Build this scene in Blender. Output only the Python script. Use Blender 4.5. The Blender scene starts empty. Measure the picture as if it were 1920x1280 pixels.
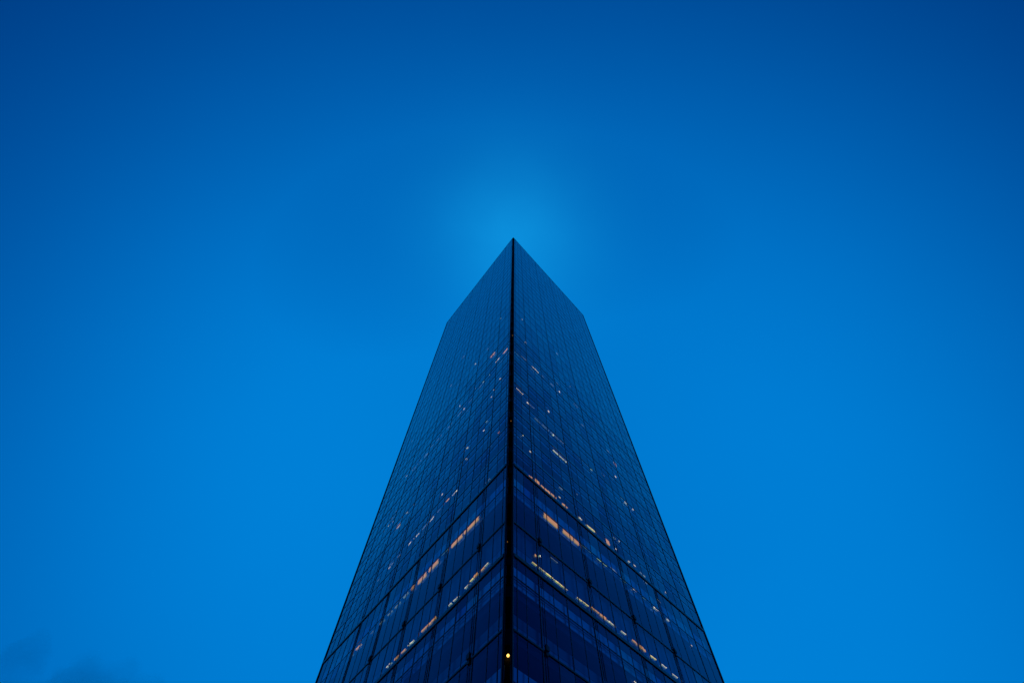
import bpy, bmesh, math, random
from mathutils import Vector, Matrix, Quaternion, noise
R = math.radians
random.seed(11)
scene = bpy.context.scene
COL = scene.collection

# ------------------------------------------------------------------ frame of the tower
EYE = 1.7                                   # the photographer's eye above the pavement
CORNER = Vector((-6.6405, 36.2, 0.0))       # plan position of the sharp corner
D_L = Vector((-0.73120, 0.68216, 0.0))      # along the left facade, away from the corner
D_R = Vector((0.53997, 0.84168, 0.0))       # along the right facade, away from the corner
N_L = Vector((-0.68216, -0.73120, 0.0))     # outward normals
N_R = Vector((0.84168, -0.53997, 0.0))
BIS = (D_L + D_R).normalized()
LEN = {'L': 45.78, 'R': 44.25}
START = {'L': 0.58, 'R': 0.60}              # the facades stop short of the corner: a dark slot
DIR = {'L': D_L, 'R': D_R}
NRM = {'L': N_L, 'R': N_R}
TOP = 183.0                                 # heights are measured above the eye
BASE = -EYE
UP = Vector((0, 0, 1))

def P(side, s, h, o=0.0):
    """Point s metres along a facade, h metres above the eye, o metres out of the glass."""
    v = CORNER + DIR[side] * s + NRM[side] * o
    return Vector((v.x, v.y, h + EYE))

# ------------------------------------------------------------------ helpers
def obj(name, bm, mat, parent=None, smooth=False):
    me = bpy.data.meshes.new(name)
    bm.to_mesh(me); bm.free()
    if smooth:
        for p in me.polygons: p.use_smooth = True
    if mat: me.materials.append(mat)
    o = bpy.data.objects.new(name, me)
    COL.objects.link(o)
    if parent is not None:
        o.parent = parent
        o.matrix_parent_inverse = parent.matrix_world.inverted()
    return o

def add_hexa(bm, a, b, c, d, e, f, g, h):
    v = [bm.verts.new(x) for x in (a, b, c, d, e, f, g, h)]
    for q in ((0, 3, 2, 1), (4, 5, 6, 7), (0, 1, 5, 4), (1, 2, 6, 5), (2, 3, 7, 6), (3, 0, 4, 7)):
        bm.faces.new([v[i] for i in q])

def face_box(bm, side, s0, s1, h0, h1, o0, o1):
    """Box on a facade: from s0 to s1, from h0 to h1, from o0 (inside) to o1 (outside)."""
    add_hexa(bm, P(side, s0, h0, o0), P(side, s1, h0, o0), P(side, s1, h0, o1), P(side, s0, h0, o1),
             P(side, s0, h1, o0), P(side, s1, h1, o0), P(side, s1, h1, o1), P(side, s0, h1, o1))

def fix(bm):
    bmesh.ops.recalc_face_normals(bm, faces=bm.faces)

def prism(bm, pts, z0, z1):
    lo = [bm.verts.new((p[0], p[1], z0)) for p in pts]
    hi = [bm.verts.new((p[0], p[1], z1)) for p in pts]
    bm.faces.new(list(reversed(lo))); bm.faces.new(hi)
    n = len(pts)
    for i in range(n):
        bm.faces.new((lo[i], lo[(i + 1) % n], hi[(i + 1) % n], hi[i]))

def tag(o, label=None, cat=None, group=None, kind=None):
    for k, v in (('label', label), ('category', cat), ('group', group), ('kind', kind)):
        if v: o[k] = v
    return o

# ------------------------------------------------------------------ materials
def new_mat(name):
    m = bpy.data.materials.new(name); m.use_nodes = True
    nt = m.node_tree; nt.nodes.clear()
    out = nt.nodes.new('ShaderNodeOutputMaterial')
    return m, nt, out

def principled(name, col, rough=0.5, metal=0.0, ior=1.5, noise_amt=0.0, noise_scale=1.0):
    m, nt, out = new_mat(name)
    b = nt.nodes.new('ShaderNodeBsdfPrincipled')
    b.inputs['Base Color'].default_value = (*col, 1)
    b.inputs['Roughness'].default_value = rough
    b.inputs['Metallic'].default_value = metal
    b.inputs['IOR'].default_value = ior
    if noise_amt:
        tc = nt.nodes.new('ShaderNodeTexCoord')
        n = nt.nodes.new('ShaderNodeTexNoise'); n.inputs['Scale'].default_value = noise_scale
        n.inputs['Detail'].default_value = 6
        nt.links.new(tc.outputs['Object'], n.inputs['Vector'])
        r = nt.nodes.new('ShaderNodeMapRange')
        r.inputs['To Min'].default_value = 1 - noise_amt; r.inputs['To Max'].default_value = 1 + noise_amt
        nt.links.new(n.outputs['Fac'], r.inputs['Value'])
        mx = nt.nodes.new('ShaderNodeVectorMath'); mx.operation = 'SCALE'
        mx.inputs[0].default_value = col
        nt.links.new(r.outputs['Result'], mx.inputs['Scale'])
        nt.links.new(mx.outputs['Vector'], b.inputs['Base Color'])
    nt.links.new(b.outputs[0], out.inputs['Surface'])
    return m

def glass_mat():
    """Coated curtain-wall glass: a single sheet that reflects by Fresnel and lets the rest through.
    Each pane takes its own slightly different coating and tint; the sheets are not quite flat."""
    m, nt, out = new_mat('curtain_wall_glass')
    N = nt.nodes; L = nt.links
    geo = N.new('ShaderNodeNewGeometry')
    rnd = N.new('ShaderNodeMapRange')
    rnd.inputs['To Min'].default_value = GLASS_IOR[0]; rnd.inputs['To Max'].default_value = GLASS_IOR[1]
    L.new(geo.outputs['Random Per Island'], rnd.inputs['Value'])
    tc = N.new('ShaderNodeTexCoord')
    nz = N.new('ShaderNodeTexNoise'); nz.inputs['Scale'].default_value = 0.55; nz.inputs['Detail'].default_value = 2
    L.new(tc.outputs['Object'], nz.inputs['Vector'])
    bump = N.new('ShaderNodeBump'); bump.inputs['Strength'].default_value = 0.25; bump.inputs['Distance'].default_value = 0.03
    L.new(nz.outputs['Fac'], bump.inputs['Height'])
    fr1 = N.new('ShaderNodeFresnel')
    # the sheet stands for a whole pane, so it must reflect alike from inside and outside
    inv_ = N.new('ShaderNodeMath'); inv_.operation = 'DIVIDE'; inv_.inputs[0].default_value = 1.0
    L.new(rnd.outputs['Result'], inv_.inputs[1])
    sel = N.new('ShaderNodeMix'); sel.data_type = 'FLOAT'
    L.new(geo.outputs['Backfacing'], sel.inputs[0])
    L.new(rnd.outputs['Result'], sel.inputs[2]); L.new(inv_.outputs[0], sel.inputs[3])
    L.new(sel.outputs[0], fr1.inputs['IOR'])
    L.new(bump.outputs['Normal'], fr1.inputs['Normal'])
    # a pane has two faces: 2f / (1 + f)
    two = N.new('ShaderNodeMath'); two.operation = 'MULTIPLY'; two.inputs[1].default_value = 2.0
    L.new(fr1.outputs[0], two.inputs[0])
    one = N.new('ShaderNodeMath'); one.operation = 'ADD'; one.inputs[1].default_value = 1.0
    L.new(fr1.outputs[0], one.inputs[0])
    fr = N.new('ShaderNodeMath'); fr.operation = 'DIVIDE'
    L.new(two.outputs[0], fr.inputs[0]); L.new(one.outputs[0], fr.inputs[1])
    tint = N.new('ShaderNodeMapRange')
    tint.inputs['To Min'].default_value = 0.50; tint.inputs['To Max'].default_value = 0.74
    L.new(geo.outputs['Random Per Island'], tint.inputs['Value'])
    comb = N.new('ShaderNodeCombineColor')
    L.new(tint.outputs['Result'], comb.inputs['Red']); L.new(tint.outputs['Result'], comb.inputs['Green'])
    comb.inputs['Blue'].default_value = 0.86; comb.inputs['Red'].default_value = 0.7
    tr = N.new('ShaderNodeBsdfTransparent'); L.new(comb.outputs[0], tr.inputs['Color'])
    # the blue coating colours the reflection seen square-on and loses its colour at glancing angles
    g = N.new('ShaderNodeMapRange'); g.inputs['From Min'].default_value = 0.10; g.inputs['From Max'].default_value = 0.5
    L.new(fr.outputs[0], g.inputs['Value'])
    cm = N.new('ShaderNodeMix'); cm.data_type = 'RGBA'
    L.new(g.outputs['Result'], cm.inputs['Factor'])
    cm.inputs[6].default_value = (*COAT, 1); cm.inputs[7].default_value = (0.75, 0.95, 1.0, 1)
    gl = N.new('ShaderNodeBsdfGlossy'); gl.inputs['Roughness'].default_value = 0.03
    L.new(cm.outputs[2], gl.inputs['Color'])
    L.new(bump.outputs['Normal'], gl.inputs['Normal'])
    mix = N.new('ShaderNodeMixShader')
    L.new(fr.outputs[0], mix.inputs[0]); L.new(tr.outputs[0], mix.inputs[1]); L.new(gl.outputs[0], mix.inputs[2])
    L.new(mix.outputs[0], out.inputs['Surface'])
    return m

def lamp_mat(name, col, strength, var=0.5, scale=3.0):
    m, nt, out = new_mat(name)
    N = nt.nodes; L = nt.links
    e = N.new('ShaderNodeEmission'); e.inputs['Color'].default_value = (*col, 1)
    tc = N.new('ShaderNodeTexCoord')
    n = N.new('ShaderNodeTexNoise'); n.inputs['Scale'].default_value = scale; n.inputs['Detail'].default_value = 3
    L.new(tc.outputs['Object'], n.inputs['Vector'])
    r = N.new('ShaderNodeMapRange'); r.inputs['From Min'].default_value = 0.3; r.inputs['From Max'].default_value = 0.7
    r.inputs['To Min'].default_value = strength * (1 - var); r.inputs['To Max'].default_value = strength * (1 + var)
    L.new(n.outputs['Fac'], r.inputs['Value']); L.new(r.outputs['Result'], e.inputs['Strength'])
    L.new(e.outputs[0], out.inputs['Surface'])
    return m

# ------------------------------------------------------------------ what was measured and tuned
CAM_RT = (0.98838132, 0.14034636, -0.05835469)
CAM_UP = (0.15199463, -0.91263561, 0.37946524)
CAM_FW = (0.0, 0.38392595, 0.92336388)
GLASS_IOR = (1.44, 1.76)
COAT = (0.05, 0.15, 0.52)
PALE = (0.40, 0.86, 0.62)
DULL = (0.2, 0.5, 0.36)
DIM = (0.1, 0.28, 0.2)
EXPOSURE = 1.5
LIT = {'o': 0.36, 'y': 0.62, 'w': 0.55, 'd': 0.15}
SUN_EL = 6.0
SUN_AZ = -6.0
DUSK = (-2.737, -0.165, 0.59, 2.05, -0.025, 0.322, 1.402, 1.939, 1.986, 0.377, 1.134, -0.432)
GREEN = 0.218
TIP_GLOW_DIR = (-0.036, 0.195, 0.980)
TIP_GLOW_W = 0.155
TIP_GLOW_COL = (0.012, 0.44, 0.70)
CLOUD_DIR = (-0.7029, 0.5769, 0.416)
CLOUD_DENS = 0.0036
CLOUD_PUFFS = [(28, -8, 38), (62, -16, 33), (-8, -14, 38), (-114, 4, 34), (10, -66, 56), (70, -66, 42), (-70, -62, 44), (-130, -26, 46), (-40, -52, 40)]
LIT_ITEMS = [('L',8.99,42.17,6.08,42.14,0.58,'o'),('L',11.59,42.14,9.39,42.15,0.60,'o'),('L',13.89,42.49,12.52,42.50,0.26,'d'),('L',16.45,42.08,14.48,42.08,0.58,'o'),
('L',18.85,41.91,17.09,41.99,0.51,'o'),('L',20.42,42.15,19.67,42.18,0.51,'o'),('L',22.25,42.05,21.13,42.05,0.37,'d'),('L',24.16,41.85,22.90,41.84,0.33,'d'),
('L',25.92,41.83,24.78,41.83,0.34,'d'),('L',27.85,41.80,26.66,41.79,0.26,'d'),('L',33.66,41.71,32.38,41.79,0.31,'o'),('L',34.60,41.33,34.16,41.39,0.22,'d'),
('L',4.69,33.89,4.03,33.92,0.15,'o'),('L',3.99,33.97,3.39,33.99,0.15,'w'),('L',6.51,33.97,5.96,33.98,0.31,'y'),('L',5.86,33.99,5.24,34.00,0.31,'o'),
('L',7.40,33.74,6.57,33.77,0.10,'w'),('L',9.41,33.58,8.40,33.57,0.10,'w'),('L',10.33,33.62,9.74,33.61,0.09,'w'),('L',14.30,33.76,12.61,33.77,0.26,'o'),
('L',15.33,33.78,14.40,33.76,0.24,'o'),('L',18.03,33.72,17.36,33.71,0.19,'w'),('L',17.27,33.70,16.72,33.68,0.13,'w'),('L',19.22,33.62,18.43,33.62,0.19,'o'),
('L',20.63,33.64,19.73,33.67,0.27,'o'),('L',22.31,33.73,21.91,33.73,0.11,'w'),('L',21.75,33.74,21.34,33.75,0.14,'w'),('L',30.44,51.87,29.86,51.94,0.26,'w'),
('L',29.71,52.06,28.74,52.11,0.26,'d'),('L',28.00,52.22,26.88,52.26,0.25,'d'),('L',25.20,52.22,24.35,52.36,0.31,'w'),('L',23.52,52.30,22.14,52.33,0.25,'w'),
('L',21.39,52.32,20.07,52.40,0.25,'d'),('L',19.37,52.18,18.29,52.32,0.26,'w'),('L',34.30,51.26,34.05,51.48,0.41,'o'),('L',32.08,61.21,31.09,61.22,0.54,'o'),
('L',36.83,65.38,36.44,65.42,0.45,'w'),('L',35.01,64.70,34.58,64.70,0.44,'w'),('L',15.31,52.67,14.58,52.68,0.35,'o'),('L',13.72,52.47,12.48,52.48,0.19,'w'),
('L',17.19,55.72,16.91,55.74,0.38,'w'),('L',33.13,76.66,31.45,76.63,0.31,'d'),('L',31.08,76.69,29.79,76.75,0.30,'d'),('L',28.72,76.42,27.35,76.39,0.47,'d'),
('L',36.02,77.70,35.41,77.69,0.49,'w'),('L',7.05,60.52,6.69,60.50,0.30,'w'),('L',6.78,62.67,6.35,62.68,0.26,'w'),('L',11.62,61.08,11.26,61.09,0.31,'w'),
('L',11.49,58.16,11.06,58.14,0.26,'w'),('L',2.90,55.33,2.54,55.30,0.22,'o'),('L',4.99,54.38,4.67,54.38,0.25,'d'),('L',4.73,46.17,4.47,46.17,0.23,'w'),
('L',5.16,47.12,4.19,47.10,0.07,'d'),('L',19.77,68.69,19.45,68.71,0.39,'d'),('L',39.99,93.71,39.66,93.76,0.80,'d'),('L',12.23,80.59,11.88,80.60,0.39,'w'),
('L',9.40,79.24,8.99,79.21,0.47,'w'),('L',7.33,79.07,6.98,79.04,0.40,'w'),('L',3.46,71.89,3.11,71.85,0.40,'w'),('L',5.13,70.51,4.82,70.48,0.38,'w'),
('L',5.73,68.78,5.39,68.77,0.32,'w'),('L',17.40,80.75,17.01,80.72,0.49,'w'),('L',15.24,76.98,14.85,76.97,0.46,'w'),('L',24.74,99.13,24.05,99.11,0.51,'d'),
('L',22.23,95.74,21.57,95.73,0.48,'d'),('L',34.86,67.38,36.44,66.10,0.29,'d'),('L',27.36,62.32,26.73,62.35,0.34,'d'),('L',29.83,62.60,29.26,62.55,0.35,'w'),
('L',7.26,87.08,5.85,86.98,1.09,'o'),('L',5.24,81.25,3.81,81.22,0.43,'w'),('L',2.78,81.10,1.15,81.03,0.53,'o'),('L',4.92,104.13,4.48,104.07,0.59,'w'),
('L',13.89,93.94,13.46,93.90,0.59,'w'),('L',9.20,93.80,8.19,93.74,0.38,'d'),('L',21.71,109.30,20.20,109.18,0.40,'d'),('L',9.14,78.39,10.51,78.36,0.15,'d'),
('L',12.38,77.77,13.77,77.74,0.15,'d'),('L',15.82,77.19,17.23,77.16,0.14,'d'),('L',18.97,76.89,20.84,76.95,0.14,'d'),('L',22.73,77.11,24.51,77.02,0.15,'d'),
('L',25.87,77.53,26.86,77.39,0.17,'d'),('L',15.43,91.99,16.67,92.01,0.22,'d'),('L',19.79,94.32,20.86,94.32,0.23,'d'),('L',17.42,52.43,16.62,52.45,0.12,'d'),
('L',29.74,52.57,30.43,52.42,0.16,'d'),('L',32.94,51.93,33.45,51.79,0.16,'d'),('L',29.94,41.73,29.40,41.88,0.11,'d'),('R',6.14,42.06,8.62,42.05,0.71,'o'),
('R',9.68,42.12,11.56,42.12,0.59,'o'),('R',11.81,42.14,12.68,42.14,0.63,'o'),('R',3.59,46.70,4.40,46.67,0.39,'o'),('R',4.81,46.91,5.60,46.88,0.51,'o'),
('R',5.92,46.86,7.72,46.89,0.40,'o'),('R',7.92,46.98,9.00,46.97,0.40,'o'),('R',9.57,47.76,9.94,47.73,0.21,'w'),('R',10.24,46.99,11.29,47.02,0.32,'o'),
('R',13.70,47.23,14.45,47.16,0.25,'w'),('R',15.26,47.06,17.24,47.04,0.29,'y'),('R',19.80,47.32,20.55,47.27,0.68,'o'),('R',21.81,47.43,22.19,47.39,0.35,'w'),
('R',24.93,47.19,25.30,47.17,0.27,'w'),('R',26.30,47.40,26.80,47.38,0.27,'w'),('R',27.70,46.96,28.96,46.92,0.27,'d'),('R',34.42,47.53,34.75,47.51,0.28,'w'),
('R',13.52,42.51,14.42,42.48,0.28,'d'),('R',14.60,42.52,15.67,42.51,0.22,'d'),('R',16.58,42.47,18.63,42.50,0.18,'y'),('R',19.39,42.76,20.79,42.73,0.22,'d'),
('R',21.60,42.48,22.85,42.45,0.22,'d'),('R',23.93,42.38,24.95,42.35,0.23,'w'),('R',26.40,42.48,27.25,42.44,0.30,'d'),('R',28.85,42.21,29.97,42.20,0.23,'w'),
('R',31.88,42.11,32.43,42.05,0.23,'w'),('R',37.25,40.97,37.56,40.95,0.22,'w'),('R',3.55,33.83,4.23,33.83,0.19,'y'),('R',4.64,33.88,6.76,33.87,0.14,'y'),
('R',6.84,33.83,9.17,33.82,0.16,'y'),('R',10.73,33.87,11.59,33.87,0.11,'y'),('R',11.73,33.90,12.68,33.91,0.11,'y'),('R',13.18,34.08,14.59,34.08,0.18,'o'),
('R',14.75,34.06,15.83,34.04,0.30,'o'),('R',15.96,34.00,17.58,34.02,0.26,'w'),('R',18.57,34.06,19.50,34.08,0.13,'w'),('R',20.67,34.04,21.76,33.98,0.25,'o'),
('R',22.08,34.00,23.22,33.96,0.33,'o'),('R',24.16,33.88,25.35,33.89,0.16,'y'),('R',26.43,33.89,27.43,33.90,0.17,'w'),('R',28.57,33.74,29.67,33.73,0.14,'w'),
('R',18.98,29.08,19.34,29.07,0.11,'w'),('R',4.01,34.97,4.25,34.97,0.31,'o'),('R',4.74,35.41,4.91,35.41,0.18,'w'),('R',6.65,36.36,7.87,36.39,0.06,'d'),
('R',5.88,80.06,7.94,80.12,0.41,'w'),('R',8.88,80.44,9.67,80.41,0.38,'d'),('R',11.51,80.69,12.49,80.66,0.38,'d'),('R',13.85,83.94,14.51,83.85,0.51,'d'),
('R',14.21,80.99,14.55,80.99,0.59,'w'),('R',19.18,89.48,19.66,89.49,0.58,'d'),('R',1.27,65.77,2.96,65.73,0.26,'w'),('R',3.84,64.46,4.23,64.48,0.38,'w'),
('R',4.36,64.53,5.69,64.64,0.16,'d'),('R',9.50,68.40,9.86,68.40,0.43,'w'),('R',9.62,57.66,12.95,57.74,0.18,'w'),('R',3.96,51.96,4.26,51.93,0.29,'w'),
('R',2.44,54.26,2.72,54.23,0.24,'w'),('R',0.54,51.67,0.75,51.66,0.22,'w'),('R',20.27,62.84,20.80,62.86,0.33,'w'),('R',30.17,73.11,30.79,72.98,1.03,'o'),
('R',28.84,68.21,29.25,68.21,0.46,'w'),('R',28.47,75.75,29.45,75.67,0.45,'d'),('R',29.66,62.33,30.68,62.26,0.34,'w'),('R',32.02,62.41,32.42,62.41,0.40,'w'),
('R',10.04,49.93,10.71,49.91,0.13,'d'),('R',14.15,51.89,14.45,51.88,0.29,'d'),('R',10.12,62.09,10.39,62.09,0.31,'w'),('R',20.42,76.14,21.29,76.17,0.36,'d'),
('R',0.95,78.96,3.17,79.92,0.18,'d'),('R',3.25,80.02,4.25,80.02,0.27,'d'),('R',4.05,88.62,4.56,88.63,0.39,'w'),('R',3.38,100.61,3.75,100.60,0.53,'w'),
('R',8.35,132.31,8.82,132.25,0.80,'d'),('R',16.07,101.76,16.64,101.67,0.51,'d'),('R',5.65,61.93,7.08,61.96,0.08,'d'),('R',7.33,62.03,9.19,62.09,0.09,'d'),
('R',9.59,62.21,11.63,62.26,0.08,'d'),('R',11.90,62.35,13.01,62.38,0.10,'d'),('R',16.59,62.89,18.33,62.92,0.10,'d'),('R',18.76,62.89,19.91,62.86,0.12,'d'),
('R',23.69,64.56,24.54,64.48,0.13,'d'),('R',28.56,62.77,29.42,62.70,0.16,'d'),('R',19.25,82.31,20.67,82.31,0.18,'d'),('R',25.38,82.24,26.79,82.15,0.19,'d'),
('R',28.12,45.79,28.93,45.72,0.13,'d'),('R',30.73,44.36,31.61,44.26,0.12,'d'),('R',22.20,49.56,22.78,49.51,0.11,'d'),('R',23.58,49.82,23.91,49.77,0.14,'w'),
]
GLASS = glass_mat()
FRAME = principled('dark_anodised_aluminium', (0.010, 0.013, 0.022), 0.22, 0.0, 1.55, 0.3, 0.7)
TRIM = principled('grey_aluminium_trim', (0.10, 0.10, 0.12), 0.45, 0.3)
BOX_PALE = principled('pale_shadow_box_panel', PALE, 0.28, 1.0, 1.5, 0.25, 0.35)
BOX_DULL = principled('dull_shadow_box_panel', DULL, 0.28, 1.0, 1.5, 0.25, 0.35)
BOX_DIM = principled('added_dim_back_panel', DIM, 0.32, 1.0, 1.5, 0.25, 0.35)
SILL = principled('blue_grey_metal_sill', (0.34, 0.42, 0.5), 0.3, 1.0)
SLOT = principled('black_slot_cladding', (0.008, 0.008, 0.009), 0.7, 0, 1.2)
SLAB = principled('grey_slab_plaster', (0.16, 0.16, 0.17), 0.85, 0, 1.5, 0.15, 0.4)
CORE = principled('dark_core_wall', (0.03, 0.032, 0.04), 0.8)
BLIND = principled('grey_roller_blind', (0.10, 0.11, 0.13), 0.9)
PAVE = principled('grey_paving', (0.14, 0.14, 0.14), 0.8, 0, 1.5, 0.3, 0.8)
BRK = principled('black_bracket_steel', (0.006, 0.006, 0.008), 0.5)
LITM = {'o': lamp_mat('warm_lit_blind', (1.0, 0.46, 0.09), LIT['o'], 0.1, 1.2),
        'y': lamp_mat('yellow_lit_ceiling', (1.0, 0.74, 0.15), LIT['y'], 0.45, 2.2),
        'w': lamp_mat('white_lit_ceiling', (0.98, 0.86, 0.42), LIT['w'], 0.6, 2.6),
        'd': lamp_mat('dim_lit_ceiling', (0.62, 0.82, 0.6), LIT['d'], 0.5, 2.2)}

# ------------------------------------------------------------------ camera
cam_d = bpy.data.cameras.new('camera')
cam = bpy.data.objects.new('camera', cam_d); COL.objects.link(cam)
rt, up, fw = Vector(CAM_RT), Vector(CAM_UP), Vector(CAM_FW)
m3 = Matrix((rt, up, -fw)).transposed()
cam.matrix_world = Matrix.Translation((0, 0, EYE)) @ m3.to_4x4()
cam_d.sensor_width = 36.0
cam_d.lens = 863.48 / 1920 * 36.0
cam_d.shift_x = -59.7 / 1920
cam_d.shift_y = -27.9 / 1920
bpy.context.view_layer.update(); cam_d.clip_start = 0.1; cam_d.clip_end = 20000
scene.camera = cam

# ------------------------------------------------------------------ ground
bm = bmesh.new()
S = 4000
bm.faces.new([bm.verts.new(v) for v in ((-S, -S, 0), (S, -S, 0), (S, S, 0), (-S, S, 0))])
g = obj('ground', bm, PAVE); tag(g, kind='structure')

# ------------------------------------------------------------------ the tower
tower = bpy.data.objects.new('glass_tower', None); COL.objects.link(tower)
tower.location = CORNER
tag(tower, 'dark blue glass skyscraper seen from below with lit windows on its lower floors', 'skyscraper')
bpy.context.view_layer.update()

T_HI = 46.22
F_HI = (TOP - T_HI) / 33.0
upper = [T_HI + F_HI * k for k in range(1, 33)]
# horizontal members: height, size, how far they stand out
thick = [46.22, 32.94, 21.4]
thin = [37.04, 25.6]
low = [17.0, 12.6, 8.2, 3.8]
hair = [42.5, 30.67]
bands = []          # shadow boxes and added dim panels behind the glass: bottom, top, material
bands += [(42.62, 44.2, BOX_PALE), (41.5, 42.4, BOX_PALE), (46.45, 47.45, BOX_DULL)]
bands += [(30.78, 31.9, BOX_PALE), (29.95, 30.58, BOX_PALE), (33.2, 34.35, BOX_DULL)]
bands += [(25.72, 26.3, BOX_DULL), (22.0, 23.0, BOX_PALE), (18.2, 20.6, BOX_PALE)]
bands += [(34.42, 36.9, BOX_DIM), (26.35, 27.2, BOX_DIM)]  # reflective panels added to make these window zones look lighter
sills = {}
for i, h in enumerate(upper):
    sills[(h - 0.16) + 0.16] = (0.35, 0.55, 0.3, 0.8)[i % 4]
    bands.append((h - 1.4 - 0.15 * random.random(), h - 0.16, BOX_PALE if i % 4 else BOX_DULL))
bands.append((TOP - 2.6, TOP - 0.5, BOX_DULL))
for side in 'LR':
    s0, s1 = START[side], LEN[side]
    for h, sz, out_ in [(h, 0.34, 0.12) for h in thick] + [(h, 0.14, 0.08) for h in thin] + [(h, 0.06, 0.03) for h in hair] \
            + [(h, 0.2, 0.08) for h in low] + [(h, (0.10, 0.10, 0.2)[i % 3], 0.045 if h < 90 else 0.02) for i, h in enumerate(upper)]:
        bm = bmesh.new(); face_box(bm, side, s0 + 0.12, s1 - 0.14, h - sz / 2, h + sz / 2, -0.10, out_ + (0.001 if side == 'L' else 0.002))
        if sz < 0.3 and h > 46.3: face_box(bm, side, s0 + 0.12, s1 - 0.14, h - 1.52, h - 1.44, -0.06, 0.03 if h < 90 else 0.014)
        fix(bm)
        obj('ledge' if sz > 0.32 else 'transom', bm, FRAME, tower)
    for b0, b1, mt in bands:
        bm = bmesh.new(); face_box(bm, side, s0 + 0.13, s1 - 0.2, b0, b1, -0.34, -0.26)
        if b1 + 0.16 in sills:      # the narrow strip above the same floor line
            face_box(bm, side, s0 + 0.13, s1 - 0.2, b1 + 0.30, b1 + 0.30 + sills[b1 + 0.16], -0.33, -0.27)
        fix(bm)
        obj('shadow_box_panel', bm, mt, tower)  # the dim ones are added backing, not shadow boxes

for side in 'LR':
    for i, h in enumerate(upper):
        bm = bmesh.new(); face_box(bm, side, START[side] + 0.14, LEN[side] - 0.15, h + 0.11, h + (0.26, 0.22, 0.36)[i % 3], -0.05, 0.012); fix(bm)
        obj('sill_strip', bm, SILL, tower)

# vertical members
bays = {'L': [4.8 + 3.7 * k for k in range(12)], 'R': [4.4 + 4.35 * k for k in range(10)]}
bays['L'][-1] = LEN['L'] - 0.07; bays['R'][-1] = LEN['R'] - 0.07
for side in 'LR':
    prev = START[side]
    for k, s in enumerate(bays[side]):
        last = k == len(bays[side]) - 1
        w = 0.10 if last else (0.08 if k % 2 == 0 else 0.06)
        bm = bmesh.new(); face_box(bm, side, s - w / 2, s + w / 2, BASE, TOP - 0.02, -0.13, 0.14 if last else (0.055 if k % 2 == 0 else 0.035)); fix(bm)
        obj('mullion', bm, FRAME, tower)
        mid = (prev + s) / 2
        bm = bmesh.new(); face_box(bm, side, mid - 0.022, mid + 0.022, BASE, TOP - 0.03, -0.06, 0.028); fix(bm)
        obj('mullion', bm, FRAME, tower)
        prev = s
    s = START[side] + 0.06
    bm = bmesh.new(); face_box(bm, side, s - 0.06, s + 0.05, BASE, TOP - 0.01, -0.16, 0.05); fix(bm)
    obj('corner_trim', bm, TRIM, tower)
    s = START[side] + 0.62
    bm = bmesh.new(); face_box(bm, side, s - 0.025, s + 0.025, BASE, TOP - 0.03, -0.06, 0.04); fix(bm)
    obj('mullion', bm, FRAME, tower)

# brackets of the facade rails, where the thin lines cross every second mullion
for side, ss in (('L', [4.8, 12.2, 19.6, 27.0, 34.4]), ('R', [4.4, 13.1, 21.8, 30.5])):
    for s in ss:
        for ds in (0.32, 0.62):
            bm = bmesh.new(); face_box(bm, side, s + ds - 0.012, s + ds + 0.012, BASE, 47.0 if ds < 0.5 else 60.0, 0.0, 0.045); fix(bm)
            obj('guide_rail', bm, TRIM, tower)
        for h in thin:
            bm = bmesh.new()
            face_box(bm, side, s + 0.27, s + 0.70, h + 0.09, h + 0.50, 0.05, 0.22)
            face_box(bm, side, s + 0.36, s + 0.61, h + 0.50, h + 0.64, 0.05, 0.16)
            face_box(bm, side, s + 0.33, s + 0.64, h - 0.30, h + 0.09, 0.05, 0.14)
            fix(bm); obj('bracket', bm, BRK, tower)

# glass panes
levels = [BASE] + sorted(low + [21.4, 25.6, 30.67, 32.94, 37.04, 42.5, 46.22]) + upper + [TOP]
panes = []
for side in 'LR':
    for i in range(len(levels) - 1):
        prev = START[side] + 0.05
        for s in bays[side]:
            for a, b in ((prev, (prev + s) / 2), ((prev + s) / 2, s)):
                panes.append((side, a, b, levels[i], levels[i + 1]))
            prev = s
inv = cam.matrix_world.inverted()
def seen(p):
    v = inv @ p
    if v.z > -0.1: return None
    x = 863.48 * v.x / -v.z; y = 863.48 * v.y / -v.z
    x += 1019.7; y = 612.1 - y
    return x, y
def size_on_view(q):
    side, a, b, h0, h1 = q
    c = [seen(P(side, s, h)) for s, h in ((a, h0), (b, h0), (b, h1), (a, h1))]
    if None in c: return 0
    cx = sum(p[0] for p in c) / 4; cy = sum(p[1] for p in c) / 4
    if not (0 < cx < 1920 and 0 < cy < 1285): return 0
    return abs(sum(c[i][0] * c[(i + 1) % 4][1] - c[(i + 1) % 4][0] * c[i][1] for i in range(4))) / 2
def pane_quad(bm, q):
    side, a, b, h0, h1 = q
    t = [random.uniform(-0.004, 0.004) for _ in range(4)]       # panes never sit perfectly true
    v = [bm.verts.new(p) for p in (P(side, a, h0, t[0]), P(side, b, h0, t[1]), P(side, b, h1, t[2]), P(side, a, h1, t[0] + t[2] - t[1]))]
    f = bm.faces.new(v if side == 'R' else list(reversed(v)))
panes.sort(key=size_on_view, reverse=True)
for q in panes[:100]:
    bm = bmesh.new(); pane_quad(bm, q); obj('window_pane', bm, GLASS, tower)
bm = bmesh.new()
for q in panes[100:]: pane_quad(bm, q)
tag(obj('window_pane', bm, GLASS, tower), kind='stuff')

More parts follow.
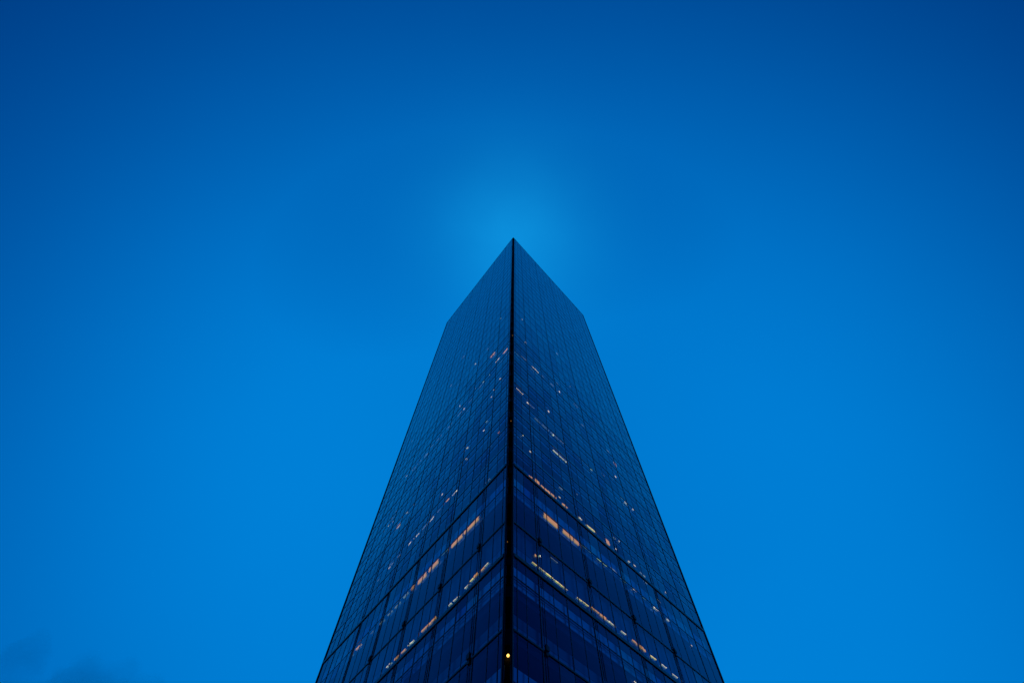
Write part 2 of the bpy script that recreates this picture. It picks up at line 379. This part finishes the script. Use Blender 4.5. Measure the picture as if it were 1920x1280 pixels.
# floors, core, slot, roof
L_END = CORNER + D_L * LEN['L']; R_END = CORNER + D_R * LEN['R']
BACK = L_END + D_R * LEN['R']
SA = CORNER + D_L * START['L']; SB = CORNER + D_R * START['R']
SA2 = SA + BIS * 1.0; SB2 = SB + BIS * 1.0
def inset(o):
    c = -o
    def q(side, s): v = P(side, s, 0, c); return Vector((v.x, v.y, 0))
    return [q('L', 1.0), q('L', LEN['L'] - 0.5), BACK - BIS * 1.0, q('R', LEN['R'] - 0.5), q('R', 1.0), SB2 + BIS * 0.1, SA2 + BIS * 0.1]
fl = inset(0.42)
for h in sorted(low + [21.4, 25.6, 29.7, 32.94, 37.04, 41.3, 46.22]) + upper:
    bm = bmesh.new(); prism(bm, [(p.x, p.y) for p in fl], h - 0.55 + EYE, h - 0.08 + EYE); fix(bm)
    obj('floor_slab', bm, SLAB, tower)
bm = bmesh.new()
ctr = (CORNER + BACK) / 2
cr = [CORNER + BIS * 17, CORNER + D_L * 32 + D_R * 12, BACK - BIS * 14, CORNER + D_R * 31 + D_L * 12]
prism(bm, [(p.x, p.y) for p in cr], 0, TOP - 2); fix(bm)
obj('core_wall', bm, CORE, tower)
bm = bmesh.new()           # the two rear sides of the tower
prism(bm, [(p.x, p.y) for p in (L_END + N_L * -0.02, BACK, BACK - D_R * 0.3, L_END - D_L * 0.06 - N_L * 0.3)], 0, TOP - 0.5 + EYE)
prism(bm, [(p.x, p.y) for p in (R_END + N_R * -0.02, R_END - D_R * 0.06 - N_R * 0.3, BACK - D_L * 0.3, BACK - D_L * 0.0)], 0, TOP - 0.52 + EYE)
fix(bm); obj('rear_wall', bm, CORE, tower)
bm = bmesh.new()           # the recessed black slot that runs up the corner
w = 0.12
prism(bm, [(p.x, p.y) for p in (SA, SA2, SA2 + (SA - SB).normalized() * w, SA - N_L * w)], 0, TOP - 0.7 + EYE)
prism(bm, [(p.x, p.y) for p in (SB2, SB, SB - N_R * w, SB2 + (SB - SA).normalized() * w)], 0, TOP - 0.7 + EYE)
prism(bm, [(p.x, p.y) for p in (SA2, SB2, SB2 + BIS * w, SA2 + BIS * w)], 0, TOP - 0.7 + EYE)
fix(bm); obj('corner_slot', bm, SLOT, tower)
bm = bmesh.new()
cap = [CORNER + (N_L + N_R).normalized() * 0.08, R_END + N_R * 0.08, BACK, L_END + N_L * 0.08]
prism(bm, [(p.x, p.y) for p in cap], TOP - 0.45 + EYE, TOP + EYE); fix(bm)
obj('roof', bm, FRAME, tower)

# roller blinds let down to different heights in some bays
nb = 0
for side in 'LR':
    edges = [START[side] + 0.2] + bays[side]
    for i in range(len(levels) - 1):
        h0, h1 = levels[i], levels[i + 1]
        if h0 < 20 or h0 > 110: continue
        for a, b in zip(edges[:-1], edges[1:]):
            if random.random() < 0.105 and nb < 96:
                top = h1 - (1.6 if h0 > 46 else 0.5)
                drop = random.choice((0.6, 0.9, 1.3, 1.9)) * min(1, (h1 - h0) / 4)
                m = (a + b) / 2
                c, d = random.choice(((a, b), (a, m), (m, b)))
                bm = bmesh.new(); face_box(bm, side, c + 0.12, d - 0.12, top - drop, top, -0.24, -0.225); fix(bm)
                obj('roller_blind', bm, BLIND, tower); nb += 1

# lit windows: s and h of both ends, height, kind
def lit_box(bm, side, s0, h0, s1, h1, t):
    if s0 > s1: s0, h0, s1, h1 = s1, h1, s0, h0
    def behind(s, h, dep=0.185):      # where a lamp seen at (s, h) on the glass stands, dep metres behind it
        v = P(side, s, h) - cam.location
        k = dep / -v.dot(NRM[side])
        return s + v.dot(DIR[side]) * k, h + v.z * k
    s0, h0 = behind(s0, h0); s1, h1 = behind(s1, h1)
    n = max(1, int((s1 - s0) / 0.35))
    for i in range(n):            # blinds and ceiling panels seen past furniture: ragged along their length
        f0, f1 = i / n, (i + 1) / n
        a = s0 + (s1 - s0) * f0; b = s0 + (s1 - s0) * f1
        ha = h0 + (h1 - h0) * f0; hb = h0 + (h1 - h0) * f1
        j0 = random.uniform(0, RAG) * t; j1 = random.uniform(0, RAG) * t
        o0, o1 = -0.21, -0.185
        add_hexa(bm, P(side, a, ha - t / 2 + j0, o0), P(side, b, hb - t / 2 + j0, o0), P(side, b, hb - t / 2 + j0, o1), P(side, a, ha - t / 2 + j0, o1),
                 P(side, a, ha + t / 2 - j1, o0), P(side, b, hb + t / 2 - j1, o0), P(side, b, hb + t / 2 - j1, o1), P(side, a, ha + t / 2 - j1, o1))
def lit_size(q):
    side, s0, h0, s1, h1, t, k = q
    a, b = seen(P(side, s0, h0)), seen(P(side, s1, h1))
    return math.hypot(a[0] - b[0], a[1] - b[1]) * (1 + t * 8)
order = sorted(LIT_ITEMS, key=lit_size, reverse=True)
blinds = [q for q in order if q[6] == 'o']; ceil = [q for q in order if q[6] != 'o']
for q in blinds:
    RAG = 0.04 if q[5] > 0.5 else 0.3
    bm = bmesh.new(); lit_box(bm, *q[:5], q[5] * 1.12); fix(bm)
    tag(obj('lit_blind', bm, LITM['o'], tower), 'warm orange lit window strip')
RAG = 0.5
for q in ceil[:92]:
    bm = bmesh.new(); lit_box(bm, *q[:5], q[5] * 0.82); fix(bm)
    obj('ceiling_light', bm, LITM[q[6]], tower)
for kk in 'wd':
    bm = bmesh.new()
    for q in ceil[92:]:
        if q[6] == kk or (kk == 'w' and q[6] == 'y'): lit_box(bm, *q[:6])
    if len(bm.verts):
        fix(bm); tag(obj('ceiling_light', bm, LITM[kk], tower), kind='stuff')
    else: bm.free()

# lamps in the corner slot
SLOT_L = lamp_mat('slot_lamp_glow', (1.0, 0.56, 0.10), 1.1, 0.05)
SLOT_D = lamp_mat('slot_lamp_dim', (1.0, 0.42, 0.08), 0.07, 0.05)
def slot_lamp(h, r, mat, dx=0.0):
    c = CORNER + BIS * 1.28 + (SB - SA).normalized() * dx + UP * (h + EYE)
    bm = bmesh.new(); bmesh.ops.create_uvsphere(bm, u_segments=20, v_segments=12, radius=r)
    for v in bm.verts: v.co = v.co + c
    b = obj('slot_lamp', bm, mat, tower, True)
    bm = bmesh.new()
    side = (SB - SA).normalized()
    q = c + BIS * 0.16
    x, y = side * (r * 1.1), BIS * 0.1
    z0, z1 = Vector((0, 0, r * 0.9)), Vector((0, 0, r * 1.5))
    add_hexa(bm, q - x - y + z0, q + x - y + z0, q + x + y + z0, q - x + y + z0, q - x - y + z1, q + x - y + z1, q + x + y + z1, q - x + y + z1)
    fix(bm); obj('lamp_hood', bm, BRK, b)
    return b
slot_lamp(24.05, 0.11, SLOT_L, 0.02)
SLOT_PANEL = principled('charcoal_slot_panel', (0.02, 0.021, 0.025), 0.6)
for i, h in enumerate([21.4, 25.6, 29.7, 32.94, 37.04, 41.3, 46.22] + upper[:18]):
    c = CORNER + BIS * 1.37 + UP * (h + EYE)
    sd_ = (SB - SA).normalized(); hw = 0.20 + 0.06 * (i % 3); hh = 0.28 + 0.5 * ((i * 7) % 4) / 4
    bm = bmesh.new()
    a_, b_, z_ = sd_ * hw, BIS * 0.02, UP * hh
    add_hexa(bm, c - a_ - b_ - z_, c + a_ - b_ - z_, c + a_ + b_ - z_, c - a_ + b_ - z_, c - a_ - b_ + z_, c + a_ - b_ + z_, c + a_ + b_ + z_, c - a_ + b_ + z_)
    fix(bm); obj('slot_panel', bm, SLOT_PANEL, tower)
slot_lamp(35.2, 0.07, SLOT_D, -0.22)
slot_lamp(56.8, 0.07, SLOT_D, 0.0)
slot_lamp(88.0, 0.09, SLOT_D, 0.1)

# ------------------------------------------------------------------ light: blue hour
world = bpy.data.worlds.new('World'); scene.world = world
world.use_nodes = True
nt = world.node_tree; nt.nodes.clear(); N = nt.nodes; L = nt.links
wo = N.new('ShaderNodeOutputWorld'); bg = N.new('ShaderNodeBackground'); L.new(bg.outputs[0], wo.inputs['Surface'])
bg.inputs['Strength'].default_value = 0.1
sky = N.new('ShaderNodeTexSky'); sky.sky_type = 'NISHITA'; sky.sun_disc = False
sky.sun_elevation = R(SUN_EL); sky.sun_rotation = R(SUN_AZ)
sky.ozone_density = 6.0; sky.air_density = 1.0; sky.dust_density = 0.3
def vm(op, a, b=None):
    n = N.new('ShaderNodeVectorMath'); n.operation = op
    for i, v in ((0, a), (1, b)):
        if v is None: continue
        if isinstance(v, (tuple, list)): n.inputs[i].default_value = v
        else: L.new(v, n.inputs[i])
    return n
def ma(op, a, b=None, c=None, clamp=False):
    n = N.new('ShaderNodeMath'); n.operation = op; n.use_clamp = clamp
    for i, v in ((0, a), (1, b), (2, c)):
        if v is None: continue
        if isinstance(v, (int, float)): n.inputs[i].default_value = v
        else: L.new(v, n.inputs[i])
    return n.outputs[0]
tc = N.new('ShaderNodeTexCoord')
d = vm('NORMALIZE', tc.outputs['Generated']).outputs[0]
sx = N.new('ShaderNodeSeparateXYZ'); L.new(d, sx.inputs[0])
X, Y, Z = sx.outputs[0], sx.outputs[1], sx.outputs[2]
# sky brightness by direction, with the lens's corner darkening painted in: brightest ahead of the photographer, darkest over and behind him
XX = ma('MULTIPLY', X, X)
terms = (X, Y, Z, XX, ma('MULTIPLY', Y, Z), ma('MULTIPLY', Z, Z), ma('MULTIPLY', XX, Y), ma('MULTIPLY', XX, Z), ma('MULTIPLY', X, Y),
         ma('MULTIPLY', ma('MULTIPLY', Y, Y), Y), ma('MULTIPLY', ma('MULTIPLY', Y, Y), Z))
acc = None
for t, k in zip(terms, DUSK[1:]):
    acc = ma('MULTIPLY_ADD', t, k, DUSK[0] if acc is None else acc)
spread = ma('MINIMUM', ma('MAXIMUM', ma('EXPONENT', acc), 0.12), 2.0)
nish = N.new('ShaderNodeSeparateXYZ'); L.new(sky.outputs[0], nish.inputs[0])
blue = ma('MULTIPLY', nish.outputs[2], spread)
# tungsten white balance and deep blue grade of the photograph: no red, green falls faster than blue
green = ma('MULTIPLY', ma('POWER', blue, 1.43), GREEN)
g1 = N.new('ShaderNodeCombineXYZ'); L.new(green, g1.inputs[1]); L.new(blue, g1.inputs[2])
# soft halo painted into the sky around the roof tip, no moon stands there
md = vm('DOT_PRODUCT', d, tuple(Vector(TIP_GLOW_DIR).normalized())).outputs['Value']
ang = ma('ARCCOSINE', ma('MINIMUM', md, 1.0))
q = ma('DIVIDE', ang, TIP_GLOW_W)
gauss = ma('EXPONENT', ma('MULTIPLY', ma('POWER', q, 1.8), -1.0))
wn = N.new('ShaderNodeTexNoise'); wn.inputs['Scale'].default_value = 7.0; wn.inputs['Detail'].default_value = 3; L.new(d, wn.inputs['Vector'])
gn = ma('MULTIPLY', gauss, ma('MULTIPLY_ADD', wn.outputs['Fac'], 0.5, 0.75))
glow = vm('SCALE', TIP_GLOW_COL); L.new(gn, glow.inputs['Scale'])
tot = vm('ADD', g1.outputs[0], glow.outputs[0])
# faint high mist, a few per cent
wn2 = N.new('ShaderNodeTexNoise'); wn2.inputs['Scale'].default_value = 2.2; wn2.inputs['Detail'].default_value = 5; L.new(d, wn2.inputs['Vector'])
fin = vm('SCALE', tot.outputs[0]); L.new(ma('MULTIPLY_ADD', wn2.outputs['Fac'], 0.06, 0.97), fin.inputs['Scale'])
L.new(fin.outputs[0], bg.inputs['Color'])

sd = bpy.data.lights.new('sun', 'SUN'); sd.energy = 0.02; sd.angle = R(10); sd.color = (0.75, 0.85, 1.0)
sun = bpy.data.objects.new('sun', sd); COL.objects.link(sun)
a, e = R(SUN_AZ), R(max(SUN_EL, 1.0))
sdir = Vector((math.sin(a) * math.cos(e), math.cos(a) * math.cos(e), math.sin(e)))
sun.rotation_euler = sdir.to_track_quat('Z', 'Y').to_euler(); sun.location = (0, 0, 300)

# ------------------------------------------------------------------ a small dark cloud low on the left
def cloud():
    m, nt2, out = new_mat('thin_cloud')
    N2 = nt2.nodes; L2 = nt2.links
    tc2 = N2.new('ShaderNodeTexCoord')
    nz = N2.new('ShaderNodeTexNoise'); nz.inputs['Scale'].default_value = 0.022; nz.inputs['Detail'].default_value = 4
    L2.new(tc2.outputs['Object'], nz.inputs['Vector'])
    r = N2.new('ShaderNodeMapRange'); r.inputs['From Min'].default_value = 0.3; r.inputs['From Max'].default_value = 0.7
    r.inputs['To Min'].default_value = 0.0; r.inputs['To Max'].default_value = CLOUD_DENS
    L2.new(nz.outputs['Fac'], r.inputs['Value'])
    v = N2.new('ShaderNodeVolumePrincipled'); v.inputs['Color'].default_value = (0.1, 0.25, 0.35, 1)
    L2.new(r.outputs[0], v.inputs['Density']); L2.new(v.outputs[0], out.inputs['Volume'])
    bm = bmesh.new()
    base = Vector(CLOUD_DIR).normalized() * 1150
    right = Vector(CAM_RT); upv = Vector(CAM_UP)
    rnd = random.Random(5)
    for x, y, r0 in CLOUD_PUFFS:
        c = base + right * x + upv * y + Vector(CAM_FW) * rnd.uniform(-60, 60)
        res = bmesh.ops.create_icosphere(bm, subdivisions=5, radius=r0)
        for vv in res['verts']:
            n = noise.fractal(vv.co * 0.035 + Vector((x, y, 3)), 0.9, 2.0, 5)
            vv.co = vv.co * (1 + 0.42 * n) + c
    o = obj('cloud', bm, m, None, True)
    rm = o.modifiers.new('remesh', 'REMESH'); rm.mode = 'VOXEL'; rm.voxel_size = 5
    tag(o, 'faint dark cloud drifting low in the blue sky, away from the tower', 'cloud', kind='stuff')
cloud()

# ------------------------------------------------------------------ render settings
scene.view_settings.view_transform = 'Standard'; scene.view_settings.look = 'None'
scene.view_settings.gamma = 1.0; scene.view_settings.exposure = EXPOSURE
scene.cycles.max_bounces = 6; scene.cycles.transparent_max_bounces = 16
scene.cycles.volume_step_rate = 2.0
scene.cycles.sample_clamp_indirect = 2.0
